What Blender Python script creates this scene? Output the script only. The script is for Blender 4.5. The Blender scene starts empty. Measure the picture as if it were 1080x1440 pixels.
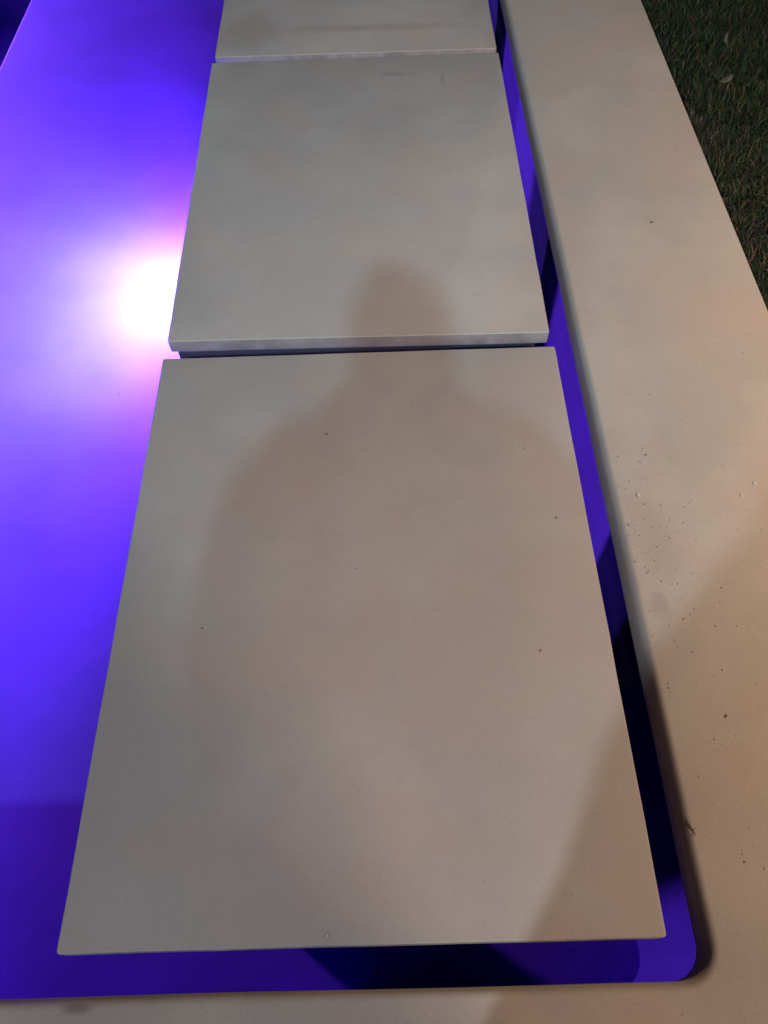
import bpy, bmesh, math, random
import numpy as np
from mathutils import Vector, Matrix

random.seed(7)
rng = np.random.default_rng(11)
scene = bpy.context.scene
col = scene.collection

# ------------------------------------------------------------------ camera
cam_d = bpy.data.cameras.new("camera")
cam = bpy.data.objects.new("camera", cam_d)
col.objects.link(cam)
ROT = Matrix(((0.99952103, 0.02998563, 0.00765374),
              (-0.02126491, 0.84515667, -0.5340955),
              (-0.0224838, 0.53367692, 0.84538951)))
cam.matrix_world = Matrix.Translation((0, 0, 1.5)) @ ROT.to_4x4()
cam_d.sensor_fit = 'VERTICAL'
cam_d.sensor_height = 36.0
cam_d.sensor_width = 27.0
cam_d.lens = 27.0
cam_d.clip_start = 0.02
cam_d.clip_end = 400
scene.camera = cam

# ------------------------------------------------------------------ night sky
world = bpy.data.worlds.new("World")
scene.world = world
world.use_nodes = True
wn = world.node_tree
wn.nodes.clear()
wo = wn.nodes.new("ShaderNodeOutputWorld")
wb = wn.nodes.new("ShaderNodeBackground")
ws = wn.nodes.new("ShaderNodeTexSky")
ws.sky_type = 'NISHITA'
ws.sun_disc = False
ws.sun_elevation = math.radians(-4.0)
ws.sun_rotation = math.radians(200)
wb.inputs["Strength"].default_value = 0.30
wn.links.new(ws.outputs[0], wb.inputs[0])
wn.links.new(wb.outputs[0], wo.inputs[0])

# ------------------------------------------------------------------ lamps
def lamp(name, kind, loc, power, color, size=0.05, target=None, angle=None, blend=0.3):
    d = bpy.data.lights.new(name, kind)
    d.energy = power
    d.color = color
    d.shadow_soft_size = size
    if kind == 'SPOT':
        d.spot_size = math.radians(angle)
        d.spot_blend = blend
    o = bpy.data.objects.new(name, d)
    col.objects.link(o)
    o.location = loc
    if target is not None:
        o.rotation_euler = (Vector(target) - Vector(loc)).to_track_quat('-Z', 'Y').to_euler()
    return o

FLOOD_A = (0.05, -5.6, 6.32)        # cool floodlight behind the photographer
FLOOD_B = (-5.47, -6.37, 7.4)        # cool floodlight behind and to the left
GLOBE_C = (2.15, 1.05, 1.15)        # warm garden lamp on the lawn, right
GLOBE_D = (3.9, -4.6, 4.7)         # warm frosted lamp, behind and to the right
POOL_A = (-0.57, 2.26, -0.205)      # underwater lamp on the middle slab's pier
POOL_B = (-3.02, 2.30, -0.265)      # underwater lamp in the opposite wall
POOL_FILL = (-3.02, 5.00, -0.25)  # added lamp, there to brighten the far end of the pool

lamp("flood_light_source", 'SPOT', FLOOD_A, 1450, (0.44, 0.77, 1.0), 0.12, (-0.02, 3.05, 0), 23.2, 0.97)
lamp("flood_light_source", 'SPOT', FLOOD_B, 2400, (0.78, 0.87, 1.0), 0.20, (0.8, 2.1, 0), 48, 0.75)
lamp("garden_light_source", 'POINT', GLOBE_C, 104, (1.0, 0.69, 0.44), 0.10)
lamp("porch_light_source", 'POINT', GLOBE_D, 1110, (1.0, 0.765, 0.62), 0.85)
lamp("pool_light_source", 'SPOT', POOL_A, 600, (0.48, 0.18, 1.0), 0.05, (-2.0, 2.26, -0.40), 174, 0.3)
lamp("pool_light_source", 'SPOT', POOL_A, 390, (0.27, 0.88, 0.9), 0.05, (-2.0, 2.20, -0.30), 145, 1.0)
lamp("pool_light_source", 'SPOT', POOL_B, 1500, (1.0, 0.235, 0.84), 0.15, (0.5, 2.4, -0.4), 170, 0.3)
lamp("pool_light_source", 'SPOT', POOL_FILL, 620, (0.8, 0.30, 1.0), 0.12, (-1.3, 4.1, -0.55), 100, 0.9)

# ------------------------------------------------------------------ exposure
scene.view_settings.view_transform = 'Standard'
scene.view_settings.look = 'None'
scene.view_settings.exposure = 0.0
scene.view_settings.gamma = 1.0
scene.view_settings.use_curve_mapping = False
scene.render.engine = 'CYCLES'
scene.cycles.use_denoising = True
try:
    scene.cycles.denoiser = 'OPENIMAGEDENOISE'
except Exception:
    pass
scene.cycles.caustics_reflective = False
scene.cycles.caustics_refractive = False
scene.cycles.max_bounces = 8
scene.cycles.diffuse_bounces = 5
scene.cycles.transparent_max_bounces = 8
scene.cycles.sample_clamp_indirect = 6.0

# ------------------------------------------------------------------ helpers
def tag(o, label=None, cat=None, group=None, kind=None):
    if label: o["label"] = label
    if cat: o["category"] = cat
    if group: o["group"] = group
    if kind: o["kind"] = kind
    return o

def empty(name, loc=(0, 0, 0)):
    o = bpy.data.objects.new(name, None)
    o.empty_display_size = 0.1
    o.location = loc
    col.objects.link(o)
    return o

def mesh_obj(name, verts, faces, mat, parent=None, smooth=False):
    me = bpy.data.meshes.new(name)
    me.from_pydata([tuple(v) for v in verts], [], [tuple(f) for f in faces])
    me.update()
    me.materials.append(mat)
    if smooth:
        for p in me.polygons: p.use_smooth = True
    o = bpy.data.objects.new(name, me)
    col.objects.link(o)
    if parent: o.parent = parent
    return o

def bm_obj(name, bm, mat, parent=None, smooth=False):
    bmesh.ops.recalc_face_normals(bm, faces=bm.faces)
    me = bpy.data.meshes.new(name)
    bm.to_mesh(me); bm.free()
    me.materials.append(mat)
    if smooth:
        for p in me.polygons: p.use_smooth = True
    o = bpy.data.objects.new(name, me)
    col.objects.link(o)
    if parent: o.parent = parent
    return o

def add_box(bm, lo, hi, bevel=0.0, seg=3):
    r = bmesh.ops.create_cube(bm, size=1.0)
    vs = r["verts"]
    for v in vs:
        v.co = Vector([(lo[i] + hi[i]) / 2 + v.co[i] * (hi[i] - lo[i]) for i in range(3)])
    if bevel:
        es = list({e for v in vs for e in v.link_edges})
        bmesh.ops.bevel(bm, geom=es, offset=bevel, segments=seg, affect='EDGES', profile=0.5)

def add_cyl(bm, p0, p1, r0, r1=None, n=20):
    r1 = r0 if r1 is None else r1
    p0, p1 = Vector(p0), Vector(p1)
    d = p1 - p0
    m = Matrix.Translation((p0 + p1) / 2) @ d.to_track_quat('Z', 'Y').to_matrix().to_4x4()
    bmesh.ops.create_cone(bm, cap_ends=True, segments=n, radius1=r0, radius2=r1, depth=d.length, matrix=m)

# ------------------------------------------------------------------ materials
def new_mat(name):
    m = bpy.data.materials.new(name)
    m.use_nodes = True
    nt = m.node_tree
    return m, nt, nt.nodes["Principled BSDF"], nt.nodes["Material Output"]

def node(nt, typ, **kw):
    n = nt.nodes.new(typ)
    for k, v in kw.items():
        if k in n.inputs: n.inputs[k].default_value = v
        else: setattr(n, k, v)
    return n

def mixc(nt, fac, a, b, blend='MIX'):
    n = nt.nodes.new("ShaderNodeMix")
    n.data_type = 'RGBA'; n.blend_type = blend
    for sock, v in ((n.inputs[0], fac), (n.inputs[6], a), (n.inputs[7], b)):
        if hasattr(v, "is_output"): nt.links.new(v, sock)
        elif isinstance(v, (int, float)): sock.default_value = v
        else: sock.default_value = (*v, 1.0)
    return n.outputs[2]

def ramp(nt, src, lo, hi):
    n = nt.nodes.new("ShaderNodeMapRange")
    n.interpolation_type = 'SMOOTHSTEP'
    n.inputs[1].default_value = lo; n.inputs[2].default_value = hi
    nt.links.new(src, n.inputs[0])
    return n.outputs[0]

def mth(nt, op, a, b=None):
    n = nt.nodes.new("ShaderNodeMath"); n.operation = op
    for i, v in enumerate((a, b)):
        if v is None: continue
        if hasattr(v, "is_output"): nt.links.new(v, n.inputs[i])
        else: n.inputs[i].default_value = v
    return n.outputs[0]

def concrete(name, base, seed, speck=0.5, blotch=0.5, stains=(), light_specks=0.4, side=.75):
    """smooth cast concrete / reconstituted stone: mottling, grit specks, stains with a shape of their own"""
    m, nt, bs, out = new_mat(name)
    L = nt.links.new
    geo = node(nt, "ShaderNodeNewGeometry")
    mp = node(nt, "ShaderNodeMapping")
    mp.inputs["Location"].default_value = (seed * 3.7, seed * 1.9, seed * 0.7)
    L(geo.outputs["Position"], mp.inputs[0])
    P = mp.outputs[0]
    def noise(scale, detail=4, rough=0.55, dist=0.0):
        n = node(nt, "ShaderNodeTexNoise")
        n.inputs["Scale"].default_value = scale; n.inputs["Detail"].default_value = detail
        n.inputs["Roughness"].default_value = rough; n.inputs["Distortion"].default_value = dist
        L(P, n.inputs["Vector"]); return n.outputs["Fac"]
    c = mixc(nt, ramp(nt, noise(2.2, 3), 0.35, 0.65), [v * (1 - .10 * blotch) for v in base], [v * (1 + .09 * blotch) for v in base])
    # faint warm / cool cast of the cement
    c = mixc(nt, mth(nt, 'MULTIPLY', ramp(nt, noise(3.1, 2), 0.42, 0.62), 0.8 * blotch), c, (base[0] * 1.03, base[1] * .93, base[2] * .90))
    c = mixc(nt, mth(nt, 'MULTIPLY', ramp(nt, noise(4.3, 2), 0.48, 0.66), 0.8 * blotch), c, (base[0] * .95, base[1] * .955, base[2] * .99))
    c = mixc(nt, mth(nt, 'MULTIPLY', ramp(nt, noise(17, 5, .65), 0.5, 0.75), 0.25 * blotch), c, [v * .84 for v in base])
    # fine sand grain
    c = mixc(nt, mth(nt, 'MULTIPLY', ramp(nt, noise(330, 3, .7), 0.38, 0.68), 0.34), c, [v * .66 for v in base])
    c = mixc(nt, mth(nt, 'MULTIPLY', ramp(nt, noise(75, 5, .75), 0.50, 0.72), 0.28), c, [v * .72 for v in base])
    c = mixc(nt, mth(nt, 'MULTIPLY', ramp(nt, noise(110, 4, .7), 0.56, 0.74), 0.25), c, [v * 1.22 for v in base])
    # shade put into the colour: side faces darker than the top, in blotches
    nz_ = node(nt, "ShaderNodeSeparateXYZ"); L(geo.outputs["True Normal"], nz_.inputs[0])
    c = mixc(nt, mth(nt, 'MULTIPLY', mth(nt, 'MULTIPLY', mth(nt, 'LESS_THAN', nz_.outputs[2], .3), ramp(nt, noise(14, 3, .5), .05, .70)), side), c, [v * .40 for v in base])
    # grit specks: a few cells of a Voronoi carry a dark or pale dot
    def specks(scale, keep, rad, off):
        v = node(nt, "ShaderNodeTexVoronoi")
        v.inputs["Scale"].default_value = scale
        mp2 = node(nt, "ShaderNodeMapping"); mp2.inputs["Location"].default_value = (off, off * 2, 0.0)
        mp2.inputs["Scale"].default_value = (1, 1, 0.0)
        L(P, mp2.inputs[0])
        wob = node(nt, "ShaderNodeTexNoise"); wob.inputs["Scale"].default_value = 160.0
        L(mp2.outputs[0], wob.inputs["Vector"])
        add = node(nt, "ShaderNodeVectorMath"); add.operation = 'MULTIPLY_ADD'
        L(wob.outputs["Color"], add.inputs[0]); add.inputs[1].default_value = (.006, .006, 0)
        L(mp2.outputs[0], add.inputs[2])
        L(add.outputs[0], v.inputs["Vector"])
        sep = node(nt, "ShaderNodeSeparateColor"); L(v.outputs["Color"], sep.inputs[0])
        k = mth(nt, 'GREATER_THAN', sep.outputs[0], 1 - keep)
        r = mth(nt, 'MULTIPLY', sep.outputs[1], rad * scale)
        d = mth(nt, 'LESS_THAN', v.outputs["Distance"], r)
        return mth(nt, 'MULTIPLY', k, d)
    c = mixc(nt, mth(nt, 'MULTIPLY', specks(9, .35 * speck, .0055, 1.3), .55), c, [v * .42 for v in base])
    c = mixc(nt, mth(nt, 'MULTIPLY', specks(40, .30 * speck, .0022, 2.9), .5), c, [v * .45 for v in base])
    c = mixc(nt, mth(nt, 'MULTIPLY', specks(22, .30 * speck, .0028, 4.1), .6), c, [v * .35 for v in base])
    c = mixc(nt, mth(nt, 'MULTIPLY', specks(10, .22 * light_specks, .0035, 7.7), .6), c, [min(.85, v * 1.6) for v in base])
    # stains (x, y, rx, ry, strength, colour)
    sx = node(nt, "ShaderNodeSeparateXYZ"); L(geo.outputs["Position"], sx.inputs[0])
    nz = noise(9, 5, .6)
    for (x, y, rx, ry, k, cc) in stains:
        dx = mth(nt, 'POWER', mth(nt, 'DIVIDE', mth(nt, 'ABSOLUTE', mth(nt, 'SUBTRACT', sx.outputs[0], x)), rx), 2)
        dy = mth(nt, 'POWER', mth(nt, 'DIVIDE', mth(nt, 'ABSOLUTE', mth(nt, 'SUBTRACT', sx.outputs[1], y)), ry), 2)
        r = mth(nt, 'ADD', mth(nt, 'SQRT', mth(nt, 'ADD', dx, dy)), mth(nt, 'MULTIPLY', mth(nt, 'SUBTRACT', nz, .5), 1.6))
        f = mth(nt, 'MULTIPLY', mth(nt, 'SUBTRACT', 1.0, ramp(nt, r, .25, 1.1)), k)
        c = mixc(nt, f, c, cc)
    L(c, bs.inputs["Base Color"])
    bs.inputs["Roughness"].default_value = 0.72
    bs.inputs["Specular IOR Level"].default_value = 0.3
    # relief
    bp = node(nt, "ShaderNodeBump"); bp.inputs["Strength"].default_value = 0.25; bp.inputs["Distance"].default_value = 0.004
    h = mth(nt, 'ADD', mth(nt, 'MULTIPLY', noise(7, 3), 1.2), mth(nt, 'MULTIPLY', noise(160, 3), .12))
    L(h, bp.inputs["Height"]); L(bp.outputs[0], bs.inputs["Normal"])
    return m

def plain(name, color, rough=0.6, metal=0.0, emit=None, estr=0.0, noise_amt=0.15, noise_scale=12):
    m, nt, bs, out = new_mat(name)
    n = node(nt, "ShaderNodeTexNoise"); n.inputs["Scale"].default_value = noise_scale
    n.inputs["Detail"].default_value = 4
    c = mixc(nt, n.outputs["Fac"], [v * (1 - noise_amt) for v in color], [min(1, v * (1 + noise_amt)) for v in color])
    nt.links.new(c, bs.inputs["Base Color"])
    bs.inputs["Roughness"].default_value = rough
    bs.inputs["Metallic"].default_value = metal
    if emit:
        bs.inputs["Emission Color"].default_value = (*emit, 1)
        bs.inputs["Emission Strength"].default_value = estr
    return m

STONE = (0.415, 0.388, 0.360)
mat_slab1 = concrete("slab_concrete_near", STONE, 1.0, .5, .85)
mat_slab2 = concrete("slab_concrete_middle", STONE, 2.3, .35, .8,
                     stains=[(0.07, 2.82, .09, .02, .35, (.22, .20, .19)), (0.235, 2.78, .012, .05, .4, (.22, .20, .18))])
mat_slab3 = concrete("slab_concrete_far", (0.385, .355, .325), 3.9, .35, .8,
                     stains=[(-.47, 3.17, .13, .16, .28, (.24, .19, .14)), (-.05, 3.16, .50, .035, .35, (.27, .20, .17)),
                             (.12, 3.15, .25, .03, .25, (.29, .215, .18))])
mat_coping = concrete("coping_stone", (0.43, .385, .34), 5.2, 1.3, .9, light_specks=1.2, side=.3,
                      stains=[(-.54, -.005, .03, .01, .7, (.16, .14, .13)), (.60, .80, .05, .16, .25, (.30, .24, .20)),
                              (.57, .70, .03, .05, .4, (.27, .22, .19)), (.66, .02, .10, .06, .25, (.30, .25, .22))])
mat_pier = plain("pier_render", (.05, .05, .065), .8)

def plaster(name, color):
    m, nt, bs, out = new_mat(name)
    L = nt.links.new
    geo = node(nt, "ShaderNodeNewGeometry")
    n1 = node(nt, "ShaderNodeTexNoise"); n1.inputs["Scale"].default_value = 3.2; n1.inputs["Detail"].default_value = 5
    L(geo.outputs["Position"], n1.inputs["Vector"])
    c = mixc(nt, ramp(nt, n1.outputs["Fac"], .3, .7), [v * .88 for v in color], [v * 1.07 for v in color])
    v = node(nt, "ShaderNodeTexVoronoi"); v.inputs["Scale"].default_value = 12.0
    L(geo.outputs["Position"], v.inputs["Vector"])
    sep = node(nt, "ShaderNodeSeparateColor"); L(v.outputs["Color"], sep.inputs[0])
    k = mth(nt, 'MULTIPLY', mth(nt, 'GREATER_THAN', sep.outputs[0], .86), mth(nt, 'LESS_THAN', v.outputs["Distance"], .06))
    c = mixc(nt, mth(nt, 'MULTIPLY', k, .45), c, [q * .4 for q in color])
    L(c, bs.inputs["Base Color"])
    bs.inputs["Roughness"].default_value = .85
    bs.inputs["Specular IOR Level"].default_value = .1
    bp = node(nt, "ShaderNodeBump"); bp.inputs["Strength"].default_value = .15; bp.inputs["Distance"].default_value = .006
    n2 = node(nt, "ShaderNodeTexNoise"); n2.inputs["Scale"].default_value = 9.0; n2.inputs["Detail"].default_value = 4
    L(geo.outputs["Position"], n2.inputs["Vector"])
    L(n2.outputs["Fac"], bp.inputs["Height"]); L(bp.outputs[0], bs.inputs["Normal"])
    return m
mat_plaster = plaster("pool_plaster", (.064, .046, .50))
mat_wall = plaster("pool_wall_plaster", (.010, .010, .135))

# water: clear surface, Fresnel mirror over a clear body
mat_water, nt, bs, out = new_mat("pool_water")
nt.nodes.remove(bs)
tr = node(nt, "ShaderNodeBsdfTransparent"); tr.inputs[0].default_value = (.93, .96, 1, 1)
gl = node(nt, "ShaderNodeBsdfGlossy"); gl.inputs["Roughness"].default_value = .03
fr = node(nt, "ShaderNodeFresnel"); fr.inputs["IOR"].default_value = 1.333
mx = node(nt, "ShaderNodeMixShader")
wnz = node(nt, "ShaderNodeTexNoise"); wnz.inputs["Scale"].default_value = 5.0
wbp = node(nt, "ShaderNodeBump"); wbp.inputs["Strength"].default_value = .04; wbp.inputs["Distance"].default_value = .01
nt.links.new(wnz.outputs["Fac"], wbp.inputs["Height"])
nt.links.new(wbp.outputs[0], fr.inputs["Normal"]); nt.links.new(wbp.outputs[0], gl.inputs["Normal"])
# at very flat angles the surface is a full mirror (light from the lamps below cannot leave there)
wg = node(nt, "ShaderNodeNewGeometry")
wd = node(nt, "ShaderNodeVectorMath"); wd.operation = 'DOT_PRODUCT'
nt.links.new(wg.outputs["Incoming"], wd.inputs[0]); nt.links.new(wg.outputs["Normal"], wd.inputs[1])
flat = mth(nt, 'SUBTRACT', 1.0, ramp(nt, mth(nt, 'ABSOLUTE', wd.outputs["Value"]), .13, .30))
nt.links.new(mth(nt, 'MAXIMUM', fr.outputs[0], flat), mx.inputs[0]); nt.links.new(tr.outputs[0], mx.inputs[1]); nt.links.new(gl.outputs[0], mx.inputs[2])
nt.links.new(mx.outputs[0], out.inputs["Surface"])

def attr_mat(name, rough=.7, trans=0.0):
    m, nt, bs, out = new_mat(name)
    a = node(nt, "ShaderNodeAttribute"); a.attribute_name = "tint"
    nt.links.new(a.outputs["Color"], bs.inputs["Base Color"])
    bs.inputs["Roughness"].default_value = rough
    bs.inputs["Specular IOR Level"].default_value = .25
    return m
mat_grass = attr_mat("grass_blade")
mat_soil = plain("garden_soil", (.020, .015, .011), .95, noise_amt=.7, noise_scale=60)
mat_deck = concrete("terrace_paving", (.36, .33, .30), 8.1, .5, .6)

# ------------------------------------------------------------------ setting: pool, coping, ground
X0, X1, Y0, Y1 = -3.1, 0.518, 0.012, 5.85     # inner edge of the coping
CW = 0.530                                    # coping width
FLOOR, DEEP, WATER = -0.50, -1.20, -0.10
SHELF = -1.87                                 # left edge of the shallow shelf

def ring_paths(rad=0.058, n=9):
    """points of the rounded inner rectangle, with outward normals and the outer rectangle points"""
    pts = []
    for cx, cy, a0 in ((X1 - rad, Y0 + rad, -90), (X1 - rad, Y1 - rad, 0), (X0 + rad, Y1 - rad, 90), (X0 + rad, Y0 + rad, 180)):
        for i in range(n):
            a = math.radians(a0 + 90 * i / (n - 1))
            nx, ny = math.cos(a), math.sin(a)
            p = (cx + rad * nx, cy + rad * ny)
            k = 1 / max(abs(nx), abs(ny))
            D = CW + rad
            pts.append((p, (nx, ny), (cx + D * nx * k, cy + D * ny * k)))
    # finer points along the straight runs so a slight hand-cast waviness shows
    out = []
    N = len(pts)
    for i in range(N):
        out.append(pts[i])
        q = pts[(i + 1) % N]
        p = pts[i]
        d = math.hypot(q[0][0] - p[0][0], q[0][1] - p[0][1])
        if d > .5:
            m = int(d / .12)
            for j in range(1, m):
                t = j / m
                out.append((tuple(p[0][k] * (1 - t) + q[0][k] * t for k in (0, 1)), p[1] if i % 9 == 8 else p[1],
                            tuple(p[2][k] * (1 - t) + q[2][k] * t for k in (0, 1))))
    return out
RP = ring_paths()
NR = len(RP)
def wave(x, y):
    return .0006 * math.sin(x * 7.3 + y * 5.1) + .0005 * math.sin(y * 13.7 - x * 9.1 + 1.0)

# profile of the coping: underside, rounded nose, flat top, outer arris
prof = [(.030, -.075), (.004, -.075), (0.0, -.068)]
R_ = .018
for i in range(9):
    a = math.radians(180 - 90 * i / 8)
    prof.append((R_ + R_ * math.cos(a), -R_ + R_ * math.sin(a)))
verts, faces = [], []
layers = []
for (u, z) in prof:
    layers.append([(p[0][0] + p[1][0] * (u + wave(*p[0])), p[0][1] + p[1][1] * (u + wave(*p[0])), z) for p in RP])
for (u, z) in ((.006, 0.0), (.0017, -.0017), (0, -.006), (0, -.075)):
    L_ = []
    for p in RP:
        ox, oy = p[2]
        cxm, cym = (X0 + X1) / 2, (Y0 + Y1) / 2
        ox -= math.copysign(min(u, abs(ox - cxm)), ox - cxm) if abs(abs(ox - (X1 if ox > cxm else X0)) - CW) < 1e-4 else 0
        oy -= math.copysign(min(u, abs(oy - cym)), oy - cym) if abs(abs(oy - (Y1 if oy > cym else Y0)) - CW) < 1e-4 else 0
        L_.append((ox, oy, z))
    layers.append(L_)
for L_ in layers: verts += L_
for k in range(len(layers)):
    k2 = (k + 1) % len(layers)
    for i in range(NR):
        j = (i + 1) % NR
        faces.append((k * NR + i, k * NR + j, k2 * NR + j, k2 * NR + i))
bm = bmesh.new()
bvs = [bm.verts.new(v) for v in verts]
for f in faces:
    try: bm.faces.new([bvs[i] for i in f])
    except ValueError: pass
coping = bm_obj("pool_coping", bm, mat_coping, smooth=True)
tag(coping, kind="structure")
mod = coping.modifiers.new("edge", 'EDGE_SPLIT'); mod.split_angle = math.radians(40)

# pool shell
SET = .012
def wall_ring(zt, zb):
    v, f = [], []
    for z in (zt, zb):
        v += [(p[0][0] + p[1][0] * SET, p[0][1] + p[1][1] * SET, z) for p in RP]
    for i in range(NR):
        j = (i + 1) % NR
        f.append((i, j, NR + j, NR + i))
    return v, f
v, f = wall_ring(-.074, DEEP - .02)
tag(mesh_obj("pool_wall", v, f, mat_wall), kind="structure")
bm = bmesh.new()
add_box(bm, (SHELF, Y0 - .05, DEEP - .2), (X1 + .05, Y1 + .05, FLOOR), .012, 2)
tag(bm_obj("pool_shelf", bm, mat_plaster), kind="structure")
bm = bmesh.new()
add_box(bm, (X0 - .05, Y0 - .05, DEEP - .2), (SHELF - .002, Y1 + .05, DEEP))
tag(bm_obj("pool_floor", bm, mat_plaster), kind="structure")
# water surface (normal up, so that light from below the surface is totally reflected at grazing angles)
tag(mesh_obj("pool_water", [(X0 - .005, Y0 - .005, WATER), (X1 + .005, Y0 - .005, WATER), (X1 + .005, Y1 + .005, WATER), (X0 - .005, Y1 + .005, WATER)],
             [(0, 1, 2, 3)], mat_water), kind="structure")

# ground round the pool
GX0, GX1, GY0, GY1 = X0 - CW, X1 + CW, Y0 - CW, Y1 + CW
B = 60
def quad(name, x0, y0, x1, y1, z, mat):
    return tag(mesh_obj(name, [(x0, y0, z), (x1, y0, z), (x1, y1, z), (x0, y1, z)], [(0, 1, 2, 3)], mat), kind="structure")
zs = -.055
g = mesh_obj("lawn_ground",
             [(GX1 - .02, -B, zs), (B, -B, zs), (B, B, zs), (GX1 - .02, B, zs), (-B, GY1 - .02, zs), (GX1 - .02, GY1 - .02, zs), (-B, B, zs),
              (-B, GY0 + .02, zs), (GX0 + .02, GY0 + .02, zs), (GX0 + .02, GY1 - .02, zs)],
             [(0, 1, 2, 3), (4, 5, 3, 6), (7, 8, 9, 4)], mat_soil)
tag(g, kind="structure")
bm = bmesh.new()
add_box(bm, (-14, -14, -.12), (GX1 - .03, GY0 - .004, -.004))
tag(bm_obj("terrace", bm, mat_deck), kind="structure")

# ------------------------------------------------------------------ stepping slabs
def make_slab(corners, mat, label, pier, thick=.042):
    """corners: near-left, near-right, far-right, far-left on the top plane; rounded vertical corners and a fine arris"""
    cx = sum(c[0] for c in corners) / 4; cy = sum(c[1] for c in corners) / 4
    root = empty("stepping_slab", (cx, cy, FLOOR))
    tag(root, label, "stepping slab", "concrete slabs in a row across the pool shelf")
    bm = bmesh.new()
    top = [bm.verts.new((c[0] - cx, c[1] - cy, -FLOOR + (c[2] if len(c) > 2 else 0))) for c in corners]
    bot = [bm.verts.new((v.co.x, v.co.y, v.co.z - thick)) for v in top]
    bm.faces.new(top); bm.faces.new(bot[::-1])
    for i in range(4):
        j = (i + 1) % 4
        bm.faces.new((top[i], bot[i], bot[j], top[j]))
    vert_e = [e for e in bm.edges if abs(e.verts[0].co.x - e.verts[1].co.x) < 1e-5 and abs(e.verts[0].co.y - e.verts[1].co.y) < 1e-5]
    bmesh.ops.bevel(bm, geom=vert_e, offset=.007, segments=4, affect='EDGES', profile=.5)
    # cut the long edges so that the arris can waver a little, as on a cast slab
    hor = [e for e in bm.edges if e.calc_length() > .5]
    bmesh.ops.subdivide_edges(bm, edges=hor, cuts=14)
    for v_ in bm.verts:
        w = .0004 * math.sin(v_.co.y * 17 + v_.co.x * 5 + cy) + .0003 * math.sin(v_.co.x * 23 + v_.co.y * 31 + cx)
        v_.co.x += w if abs(v_.co.x) > .4 else 0
        v_.co.y += w if abs(v_.co.y) > .5 else 0
    rim = [e for e in bm.edges if len(e.link_faces) == 2 and e.calc_face_angle(0) > math.radians(60)]
    bmesh.ops.bevel(bm, geom=rim, offset=.0035, segments=3, affect='EDGES', profile=.5)
    o = bm_obj("slab_top", bm, mat, root, smooth=True)
    md = o.modifiers.new("edge", 'EDGE_SPLIT'); md.split_angle = math.radians(35)
    bm = bmesh.new()
    xs_ = [c[0] for c in corners]; ys_ = [c[1] for c in corners]
    add_box(bm, (min(xs_) + .035 - cx, min(ys_) + .016 - cy, -FLOOR - thick - .040), (max(xs_) - .035 - cx, max(ys_) - .030 - cy, -FLOOR - thick - .002))
    bm_obj("slab_shade_layer", bm, mat_pier, root)  # recessed dark layer added to stand in for shade below the slab
    for q in pier:
        bm = bmesh.new()
        add_box(bm, (q[0] - cx, q[1] - cy, -.02), (q[2] - cx, q[3] - cy, -FLOOR - thick - .030), .006, 2)
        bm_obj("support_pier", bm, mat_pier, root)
    return root

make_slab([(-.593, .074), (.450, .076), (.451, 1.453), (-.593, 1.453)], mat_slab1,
          "nearest grey concrete slab, mostly covered by the photographer's shadow", [(-.45, .80, -.20, 1.00), (-.10, .535, .27, 1.04), (-.30, .15, -.02, .25)])  # last pier, at the front, added to block pool light from the near gap
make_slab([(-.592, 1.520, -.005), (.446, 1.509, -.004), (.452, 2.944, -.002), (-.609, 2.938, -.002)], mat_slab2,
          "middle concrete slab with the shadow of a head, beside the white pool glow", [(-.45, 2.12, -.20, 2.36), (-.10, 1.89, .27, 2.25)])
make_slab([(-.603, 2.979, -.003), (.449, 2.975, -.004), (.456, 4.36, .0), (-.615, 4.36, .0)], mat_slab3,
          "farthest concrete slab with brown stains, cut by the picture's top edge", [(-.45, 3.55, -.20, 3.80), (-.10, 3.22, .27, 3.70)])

# ------------------------------------------------------------------ underwater lamp
mat_steel = plain("brushed_steel", (.55, .55, .56), .35, 1.0)
mat_lens = plain("lamp_lens", (.8, .8, .85), .3, emit=(.75, .55, 1.0), estr=6)
def pool_lamp(loc, nrm, label):
    root = empty("underwater_light", loc)
    tag(root, label, "pool light", "round pool lights")
    q = Vector(nrm).to_track_quat('Z', 'Y').to_matrix().to_4x4()
    bm = bmesh.new(); bmesh.ops.create_cone(bm, cap_ends=True, segments=32, radius1=.085, radius2=.078, depth=.03, matrix=q @ Matrix.Translation((0, 0, .015)))
    bm_obj("housing", bm, mat_steel, root)
    bm = bmesh.new(); bmesh.ops.create_cone(bm, cap_ends=True, segments=32, radius1=.066, radius2=.060, depth=.008, matrix=q @ Matrix.Translation((0, 0, .035)))
    bm_obj("lens", bm, mat_lens, root)
    for k in range(4):
        a = math.radians(45 + 90 * k)
        bm = bmesh.new(); bmesh.ops.create_cone(bm, cap_ends=True, segments=10, radius1=.006, radius2=.005, depth=.006,
                                                matrix=q @ Matrix.Translation((.071 * math.cos(a), .071 * math.sin(a), .033)))
        bm_obj("screw", bm, mat_steel, root)
    return root
pool_lamp((-.45, 2.26, -.205), (-1, 0, 0), "round pool light under the middle slab, making the white glow")
pool_lamp((-3.11, 2.30, -.25), (1, 0, 0), "round pool light in the far left pool wall, nearer one, lighting the water violet")
pool_lamp((-3.11, 5.00, -.25), (1, 0, 0), "added pool light in the far left pool wall, farther one, brightening the far water")

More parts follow.
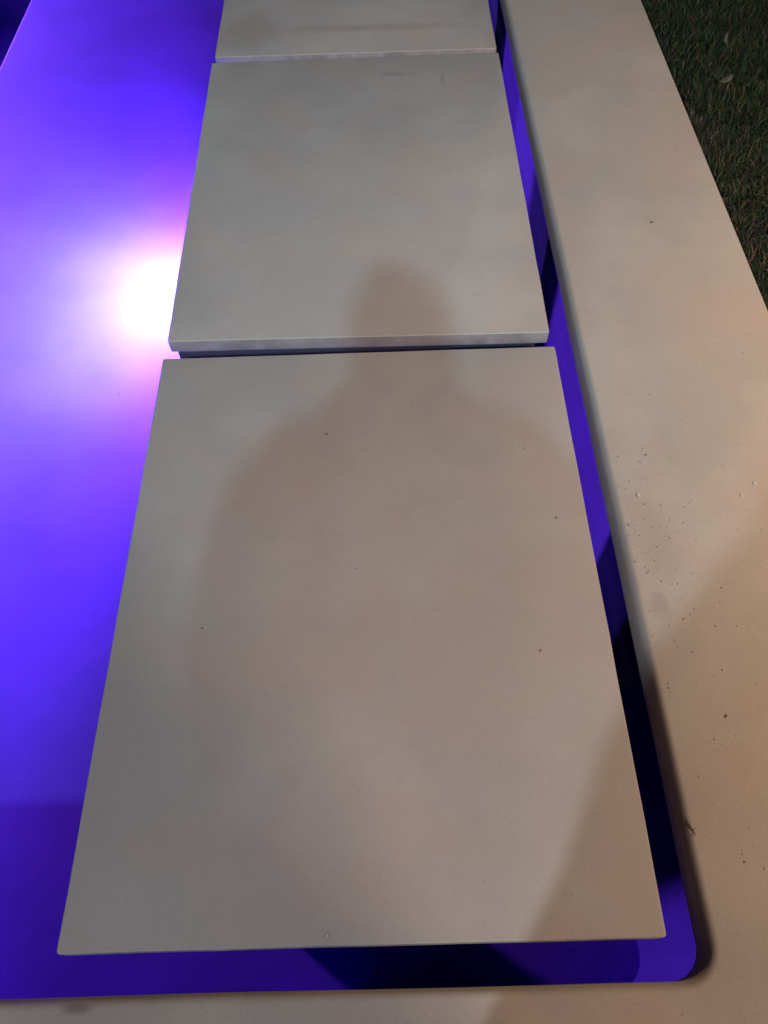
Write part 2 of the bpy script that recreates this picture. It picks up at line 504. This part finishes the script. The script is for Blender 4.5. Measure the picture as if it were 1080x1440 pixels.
# ------------------------------------------------------------------ lawn
def blades(x, y, z, ln, wd, lean, az, tint, name, mat):
    n = len(x)
    tw = rng.uniform(0, 2 * np.pi, n)
    dx, dy = np.cos(az), np.sin(az)
    px, py = np.cos(tw), np.sin(tw)
    V = np.zeros((n, 5, 3))
    h1, r1 = ln * .55 * np.cos(lean * .5), ln * .55 * np.sin(lean * .5)
    h2 = h1 + ln * .45 * np.cos(lean * 1.35); r2 = r1 + ln * .45 * np.sin(lean * 1.35)
    for k, (s, rr, hh, ww) in enumerate(((-1, 0 * r1, 0 * h1, 1), (1, 0 * r1, 0 * h1, 1), (-1, r1, h1, .75), (1, r1, h1, .75), (0, r2, h2, 0))):
        V[:, k, 0] = x + dx * rr + s * ww * wd * px
        V[:, k, 1] = y + dy * rr + s * ww * wd * py
        V[:, k, 2] = z + hh
    F = np.array([[0, 1, 3], [0, 3, 2], [2, 3, 4]])
    idx = (np.arange(n)[:, None, None] * 5 + F[None]).reshape(-1)
    me = bpy.data.meshes.new(name)
    me.vertices.add(n * 5); me.vertices.foreach_set("co", V.reshape(-1))
    me.loops.add(len(idx)); me.loops.foreach_set("vertex_index", idx.astype(np.int32))
    me.polygons.add(n * 3); me.polygons.foreach_set("loop_start", np.arange(n * 3, dtype=np.int32) * 3)
    me.update(calc_edges=True)
    at = me.attributes.new("tint", 'FLOAT_COLOR', 'POINT')
    cc = np.ones((n, 5, 4)); cc[:, :, :3] = tint[:, None, :]
    at.data.foreach_set("color", cc.reshape(-1))
    me.materials.append(mat)
    o = bpy.data.objects.new(name, me); col.objects.link(o)
    return o

def lawn(n, x0, x1, y0, y1):
    x = rng.uniform(x0, x1, n); y = rng.uniform(y0, y1, n)
    # patchy: clumps and worn spots
    f = (np.sin(x * 11 + 1.3 * np.sin(y * 7)) + np.sin(y * 13 + 2.1 * np.sin(x * 9 + 1)) + np.sin((x + y) * 27) * .6)
    edge = x - GX1
    keep = rng.random(n) < np.clip(.80 + .20 * f, .30, 1) * np.clip(.25 + edge / .10, .0, 1)
    x, y, f, edge = x[keep], y[keep], f[keep], edge[keep]
    m = len(x)
    ln = rng.uniform(.022, .062, m) * np.clip(.6 + edge / .25, .6, 1.0) * (1 + .12 * f)
    wd = rng.uniform(.0010, .0024, m)
    lean = rng.uniform(.25, 1.25, m)
    az = rng.uniform(0, 2 * np.pi, m)
    g = np.stack([.034 + rng.normal(0, .012, m), .064 + rng.normal(0, .020, m), .026 + rng.normal(0, .008, m)], 1)
    dry = rng.random(m) < np.clip(.45 - edge * .5 + (2.0 - y) * .25, .12, .75)  # dry blades; extra ones towards the near end paint in the garden lamp's warmth
    d = np.stack([.17 + rng.normal(0, .05, m), .135 + rng.normal(0, .035, m), .085 + rng.normal(0, .02, m)], 1)
    g[dry] = d[dry]
    pale = rng.random(m) < .006
    g[pale] = (.26, .24, .19)
    g = np.clip(g, .008, .5) * .47
    return blades(x, y, np.full(m, zs), ln, wd, lean, az, g, "lawn_grass", mat_grass)
o = lawn(150000, GX1 + .004, GX1 + 1.35, 1.1, 4.7)
tag(o, "short dark lawn grass beside the pool coping", "grass", kind="stuff")

# ------------------------------------------------------------------ small litter one can point at
mat_dry = plain("dry_leaf_skin", (.075, .07, .055), .7, noise_amt=.35, noise_scale=60)
mat_chip = plain("pale_chip", (.55, .50, .44), .95, noise_amt=.2, noise_scale=80)
mat_grit = plain("dark_grit", (.20, .165, .14), .9, noise_amt=.3, noise_scale=80)
mat_sand = plain("sand_grain", (.27, .22, .18), .9, noise_amt=.4, noise_scale=120)
mat_twig = plain("dark_twig_bark", (.055, .04, .03), .9, noise_amt=.3, noise_scale=80)

def leaf(loc, ln, wd, rot, curl, label, mat, group=None, tilt=.35):
    v, f = [], []
    N = 7
    for i in range(N):
        t = i / (N - 1)
        w = wd * math.sin(math.pi * min(1, t * .94 + .04)) ** .8
        z = curl * (t - .5) ** 2 * 4
        for s in (-1, 0, 1):
            v.append((ln * (t - .5), s * w * (1 + .1 * math.sin(i * 2.3 + s)), z + abs(s) * w * tilt))
    for i in range(N - 1):
        for s in (0, 1):
            a = i * 3 + s
            f.append((a, a + 3, a + 4, a + 1))
    o = mesh_obj("dry_leaf", v, f, mat, smooth=True)
    md = o.modifiers.new("thick", 'SOLIDIFY'); md.thickness = .0006
    o.location = loc
    o.rotation_euler = rot
    tag(o, label, "leaf", group)
    return o

leaf((1.235, 2.72, -.012), .060, .012, (.2, -.15, .5), .010, "pale curled dry leaf on the lawn, lower of the two", mat_dry, "dry leaves on the lawn")
leaf((1.30, 2.98, -.010), .055, .009, (.5, -.5, 1.5), .012, "pale dry leaf standing upright on the lawn, upper of the two", mat_dry, "dry leaves on the lawn")

def chip(loc, r, seed, label, mat, group, flat=.28):
    rr = random.Random(seed)
    bm = bmesh.new()
    bmesh.ops.create_icosphere(bm, subdivisions=2, radius=r * .85)
    ax = rr.uniform(.55, .8)
    for v_ in bm.verts:
        k = 1 + rr.uniform(-.22, .22)
        v_.co = Vector((v_.co.x * k, v_.co.y * k * ax, v_.co.z * k * flat))
    zmin = min(v_.co.z for v_ in bm.verts)
    for v_ in bm.verts: v_.co.z -= zmin
    o = bm_obj("stone_chip", bm, mat)
    o.location = loc; o.rotation_euler = (0, 0, rr.uniform(0, 6))
    tag(o, label, "stone chip", group)
    return o

def unproj(px, py, z=0.0):
    c = Vector(((px - 540) / 1080, -(py - 720) / 1080, -1))
    w = ROT @ c
    t = (z - 1.5) / w.z
    return (w.x * t, w.y * t, z)
GC = "stone chips on the pale coping"
chip(unproj(898, 696), .0075, 3, "white stone chip on the coping near the dark gap, largest crumb there", mat_chip, GC)
chip(unproj(1061, 680), .006, 4, "pale stone chip on the coping by the photo's right edge", mat_chip, GC)
chip(unproj(1043, 697), .0045, 5, "small pale stone chip just left of the right edge chip", mat_chip, GC)
chip(unproj(1076, 1222), .003, 6, "tiny white grain on the coping low at the right edge", mat_chip, GC)
GS = "grains on the near slab"
chip(unproj(460, 1315), .0045, 8, "white grain at the near edge of the nearest slab", mat_chip, GS)
chip(unproj(570, 1092), .0025, 9, "tiny white grain on the lower middle of the nearest slab", mat_chip, GS)
chip(unproj(523, 957), .0025, 10, "tiny white grain at the middle of the nearest slab", mat_chip, GS)
chip(unproj(413, 1018), .0025, 12, "tiny white grain left of centre on the nearest slab", mat_chip, GS)
GD = "dark specks of grit"
chip(unproj(1021, 1007), .0042, 13, "dark brown grit speck on the orange lit coping", mat_grit, GD, .3)
chip(unproj(908, 640), .0042, 14, "dark grit speck on the coping above the white chip", mat_grit, GD, .3)
chip(unproj(917, 313), .0065, 15, "dark grit speck on the upper coping", mat_grit, GD, .3)
chip(unproj(782, 728), .004, 16, "dark grit speck by the right edge of the nearest slab", mat_grit, GD, .3)
chip(unproj(459, 611), .004, 17, "dark grit speck inside the shadow's shoulder on the nearest slab", mat_grit, GD, .3)
chip(unproj(760, 915), .0035, 18, "dark grit speck low by the right side of the nearest slab", mat_grit, GD, .3)
chip(unproj(284, 884), .003, 19, "dark grit speck near the left side of the nearest slab", mat_grit, GD, .3)

# loose sand and crumbs that gather along the coping's inner edge
bm = bmesh.new()
for k in range(130):
    if k < 95: x, y = .535 + abs(random.gauss(0, .07)), random.gauss(.78, .22)
    else: x, y = random.uniform(.54, 1.03), random.uniform(.05, 2.2)
    if not (.533 < x < 1.04 and .06 < y): continue
    r = random.uniform(.0009, .0024)
    m4 = Matrix.Translation((x, y, r * .3)) @ Matrix.Rotation(random.uniform(0, 6), 4, 'Z') @ Matrix.Diagonal((1, random.uniform(.5, .9), .55, 1))
    bmesh.ops.create_icosphere(bm, subdivisions=1, radius=r, matrix=m4)
tag(bm_obj("sand_grains", bm, mat_sand), "sand and crumbs scattered on the coping beside the dark gap", "sand", kind="stuff")

def twig(px, py, label):
    x, y, z = unproj(px, py)
    bm = bmesh.new()
    a = (x, y + .012, .0025); b = (x + .004, y, .004); c = (x + .012, y - .014, .002)
    add_cyl(bm, a, b, .0012, .0014, 7); add_cyl(bm, b, c, .0014, .0008, 7)
    add_cyl(bm, b, (x - .006, y - .003, .006), .0008, .0005, 6)
    add_cyl(bm, (x + .006, y - .006, .003), (x + .014, y - .004, .007), .0008, .0004, 6)
    o = bm_obj("twig", bm, mat_twig)
    return tag(o, label, "twig")
twig(966, 1163, "tiny dark broken twig on the coping's rounded edge")

# ------------------------------------------------------------------ lamps' fittings (behind and beside the view)
mat_pole = plain("dark_metal_paint", (.05, .05, .055), .5, .6)
mat_cool = plain("cool_lamp_glass", (.8, .8, .8), .3, emit=(.6, .85, 1.0), estr=8)
mat_warm = plain("warm_lamp_glass", (.8, .8, .8), .4, emit=(1.0, .72, .45), estr=3)
def flood(loc, label):
    x, y, z = loc
    root = empty("floodlight_post", (x, y - .25, 0))
    tag(root, label, "floodlight", "cool floodlights on posts")
    bm = bmesh.new(); add_cyl(bm, (0, 0, -.1), (0, 0, z + .15), .05, .035); add_cyl(bm, (0, 0, -.1), (0, 0, .02), .14)
    bm_obj("post", bm, mat_pole, root)
    bm = bmesh.new(); add_box(bm, (-.16, .02, z + .06), (.16, .24, z + .18), .01, 2); bm_obj("housing", bm, mat_pole, root)
    bm = bmesh.new(); add_box(bm, (-.14, .05, z + .045), (.14, .22, z + .058)); bm_obj("lens", bm, mat_cool, root)
flood(FLOOD_A, "cool white floodlight on a tall post behind the photographer")
flood(FLOOD_B, "cool white floodlight on a tall post behind and left of the photographer")
def globe_lamp(loc, r, label):
    x, y, z = loc
    root = empty("globe_lamp", (x, y, -.05)); z += .05
    tag(root, label, "garden lamp")
    bm = bmesh.new(); add_cyl(bm, (0, 0, -.05), (0, 0, z - r - .02), .03); add_cyl(bm, (0, 0, 0), (0, 0, .03), .09)
    bm_obj("post", bm, mat_pole, root)
    bm = bmesh.new(); add_cyl(bm, (0, 0, z + r + .04), (0, 0, z + r + .10), r * 1.1, r * .4); bm_obj("cap", bm, mat_pole, root)
globe_lamp(GLOBE_C, .10, "warm garden lamp standing on the lawn right of the coping")
globe_lamp(GLOBE_D, .55, "warm frosted lamp on a post on the terrace behind the photographer")

# ------------------------------------------------------------------ the photographer (stands behind the camera, throws the shadow)
mat_skin = plain("skin", (.42, .27, .19), .55, noise_amt=.06)
mat_shirt = plain("cotton_shirt", (.12, .13, .16), .85, noise_amt=.15, noise_scale=60)
mat_trouser = plain("trousers", (.06, .065, .08), .85, noise_amt=.15, noise_scale=60)
mat_hair = plain("hair", (.02, .016, .012), .6, noise_amt=.3, noise_scale=90)
mat_shoe = plain("shoe_leather", (.05, .04, .035), .5)
mat_phone = plain("phone_body", (.02, .02, .025), .25)
mat_screen = plain("phone_screen", (.02, .02, .02), .1)

def skin(name, nodes, edges, mat, parent, root=0, sub=2):
    me = bpy.data.meshes.new(name)
    me.from_pydata([n[0] for n in nodes], edges, [])
    o = bpy.data.objects.new(name, me); col.objects.link(o)
    me.materials.append(mat)
    o.modifiers.new("skin", 'SKIN').use_smooth_shade = True
    if not me.skin_vertices: pass
    sv = me.skin_vertices[0].data
    for i, n in enumerate(nodes):
        r = n[1]
        sv[i].radius = r if isinstance(r, tuple) else (r, r)
        sv[i].use_root = (i == root)
    s = o.modifiers.new("sub", 'SUBSURF'); s.levels = sub; s.render_levels = sub
    if parent: o.parent = parent
    return o

PX, PY = 0.10, -0.46
person = empty("person", (PX, PY, 0))
tag(person, "person in a long loose dark robe on the near coping holding a phone", "person")
H = lambda x, y, z: (x, y, z)
wristL, wristR = (-.138, .285, 1.385), (-.018, .285, 1.385)
body = [(H(0, 0, 1.00), (.15, .11)), (H(0, -.01, 1.18), (.145, .105)), (H(0, .0, 1.36), (.165, .115)), (H(0, -.01, 1.50), (.11, .08)),
        (H(0, .0, 1.545), .056), (H(0, .035, 1.60), .066),
        (H(0, .050, 1.675), (.082, .098)), (H(0, .040, 1.740), (.072, .086)),
        # left arm
        (H(-.185, -.01, 1.485), .062), (H(-.250, .06, 1.235), .046), (H(-.205, .18, 1.31), .036), (wristL, .027),
        # right arm
        (H(.185, -.01, 1.485), .062), (H(.250, .06, 1.235), .046), (H(.110, .18, 1.31), .036), (wristR, .027),
        # legs
        (H(-.105, 0, .90), .092), (H(-.135, .015, .50), .060), (H(-.145, -.02, .30), .057), (H(-.150, -.02, .09), .040),
        (H(.105, 0, .90), .092), (H(.145, .015, .50), .060), (H(.160, -.02, .30), .057), (H(.170, -.02, .09), .040)]
lean = lambda z: -.055 * min(1, max(0, (z - .6) / .6))
body = [((p[0] + lean(p[2]) * (1 if i not in (11, 15) else 0), p[1], p[2]), r) for i, (p, r) in enumerate(body)]
be = [(0, 1), (1, 2), (2, 3), (3, 4), (4, 5), (5, 6), (6, 7), (3, 8), (8, 9), (9, 10), (10, 11), (3, 12), (12, 13), (13, 14), (14, 15),
      (0, 16), (16, 17), (17, 18), (18, 19), (0, 20), (20, 21), (21, 22), (22, 23)]
skin("body", body, be, mat_skin, person)
# long loose robe: an oval loft with shallow folds, and wide sleeves
rings = [(1.555, .075, .070), (1.535, .160, .100), (1.49, .275, .125), (1.40, .340, .145), (1.25, .380, .155), (1.10, .410, .160), (.93, .400, .160),
         (.70, .345, .160), (.45, .312, .160), (.25, .295, .160), (.08, .288, .160)]
v, f = [], []
NS = 48
for k, (z, rx, ry) in enumerate(rings):
    for i in range(NS):
        a = 2 * math.pi * i / NS
        fold = 1 + (.012 + .03 * min(1, max(0, (1.3 - z)))) * math.sin(a * 9 + .6 * math.sin(z * 5)) * (.5 + .5 * math.sin(a * 2 + 1))
        v.append((rx * math.cos(a) * fold + lean(z), ry * math.sin(a) * fold, z))
for k in range(len(rings) - 1):
    for i in range(NS):
        j = (i + 1) % NS
        f.append((k * NS + i, (k + 1) * NS + i, (k + 1) * NS + j, k * NS + j))
robe = mesh_obj("robe", v, f, mat_shirt, person, smooth=True)
robe.modifiers.new("thick", 'SOLIDIFY').thickness = .004
for sa in (8, 12):
    p0, p1, p2 = body[sa][0], body[sa + 1][0], body[sa + 2][0]
    sl = [(tuple(p0), .075), (tuple(p1), .080), (tuple(p1[i] * .45 + p2[i] * .55 for i in range(3)), .060), (tuple(p2), .042)]
    skin("sleeve", sl, [(0, 1), (1, 2), (2, 3)], mat_shirt, person)
for s, bx in ((-1, -.150), (1, .170)):
    skin("shoe", [((bx, -.055, .045), .042), ((bx + s * .008, .04, .045), (.042, .040)), ((bx + s * .020, .15, .034), (.044, .030)), ((bx + s * .024, .195, .030), (.034, .024))],
         [(0, 1), (1, 2), (2, 3)], mat_shoe, person)
# hair cap
bm = bmesh.new()
bmesh.ops.create_uvsphere(bm, u_segments=24, v_segments=16, radius=1.0)
for v_ in list(bm.verts):
    c = v_.co
    if c.z < -.15 - .35 * max(0, -c.y) + .45 * max(0, c.y): bm.verts.remove(v_)
for v_ in bm.verts:
    k = 1 + .02 * math.sin(v_.co.x * 19) * math.sin(v_.co.y * 23)
    q_ = 1 + .22 * abs(v_.co.z) * (1 - abs(v_.co.z)) * 2
    v_.co = Vector((v_.co.x * .100 * k * q_ - .055, v_.co.y * .118 * k * q_ + .035, v_.co.z * .112 * k + 1.722))
hair = bm_obj("hair", bm, mat_hair, person, smooth=True)
hm = hair.modifiers.new("thick", 'SOLIDIFY'); hm.thickness = .008
# headscarf: open round the face, closed under the chin, spreading over the shoulders
rings = [(1.735, .104, .120), (1.68, .103, .120), (1.62, .100, .116), (1.575, .104, .112), (1.535, .132, .122), (1.495, .185, .140), (1.44, .240, .158)]
v, f = [], []
for k, (z, rx, ry) in enumerate(rings):
    for i in range(36):
        a = 2 * math.pi * i / 36
        fo = 1 + .025 * math.sin(a * 7 + z * 30)
        v.append((rx * math.cos(a) * fo - .055, ry * math.sin(a) * fo + .030, z))
for k in range(len(rings) - 1):
    for i in range(36):
        j = (i + 1) % 36
        if k < 2 and 5 <= i <= 12: continue
        f.append((k * 36 + i, (k + 1) * 36 + i, (k + 1) * 36 + j, k * 36 + j))
sc_ = mesh_obj("headscarf", v, f, mat_hair, person, smooth=True)
sc_.modifiers.new("thick", 'SOLIDIFY').thickness = .003
# face: nose, eyes, mouth, ears as small meshes
def blob(name, c, r, mat):
    bm = bmesh.new(); bmesh.ops.create_uvsphere(bm, u_segments=12, v_segments=8, radius=1)
    for v_ in bm.verts: v_.co = Vector((v_.co.x * r[0] + c[0] - .055, v_.co.y * r[1] + c[1], v_.co.z * r[2] + c[2] - .058))
    return bm_obj(name, bm, mat, person, smooth=True)
mat_eye = plain("eye_white", (.75, .73, .7), .2)
mat_lip = plain("lips", (.38, .18, .15), .5)
blob("nose", (0, .138, 1.715), (.014, .020, .022), mat_skin)
blob("eye", (-.031, .122, 1.745), (.013, .010, .009), mat_eye); blob("eye", (.031, .122, 1.745), (.013, .010, .009), mat_eye)
blob("mouth", (0, .118, 1.672), (.024, .008, .007), mat_lip)
blob("ear", (-.084, .035, 1.725), (.009, .018, .030), mat_skin); blob("ear", (.084, .035, 1.725), (.009, .018, .030), mat_skin)
# hands: palm and five curled fingers each, closing on the phone's two long sides
for s, w in ((-1, wristL), (1, wristR)):
    wx, wy, wz = w
    ix = -s                                   # towards the phone
    def hp(a, b, c):                           # a: towards the phone, b: along the palm, c: out of the palm's back (down)
        return (wx + ix * a, wy + .80 * b + .53 * c, wz + .60 * b - .85 * c)
    hn = [(hp(0, 0, 0), (.026, .020)), (hp(.004, .030, .004), (.033, .015)), (hp(.006, .058, .006), (.035, .013))]
    he = [(0, 1), (1, 2)]
    for k, (ln, b0) in enumerate(((.040, .074), (.046, .058), (.044, .040), (.034, .022))):
        q = len(hn)
        hn += [(hp(.016, b0, .018), .0090), (hp(.030, b0 + .002, .022), .0084), (hp(.030 + ln * .6, b0 + .004, .016), .0076)]
        he += [(2 if k < 2 else 1, q), (q, q + 1), (q + 1, q + 2)]
    q = len(hn)
    hn += [(hp(.022, .030, -.012), .0115), (hp(.034, .046, -.016), .0100), (hp(.042, .064, -.014), .0085)]
    he += [(1, q), (q, q + 1), (q + 1, q + 2)]
    skin("hand", hn, he, mat_skin, person, sub=1)
# phone, its lens a hair behind the camera point
phone = empty("mobile_phone", (0, 0, 0))
phone.matrix_world = Matrix.Translation((0, 0, 1.5)) @ ROT.to_4x4() @ Matrix.Translation((0.022, -.058, .020))
tag(phone, "dark mobile phone held upright by the photographer", "phone")
bm = bmesh.new(); add_box(bm, (-.037, -.078, -.004), (.037, .078, .004), .003, 2); bm_obj("case", bm, mat_phone, phone)
bm = bmesh.new(); add_box(bm, (-.034, -.073, .0042), (.034, .073, .0048)); bm_obj("screen", bm, mat_screen, phone)
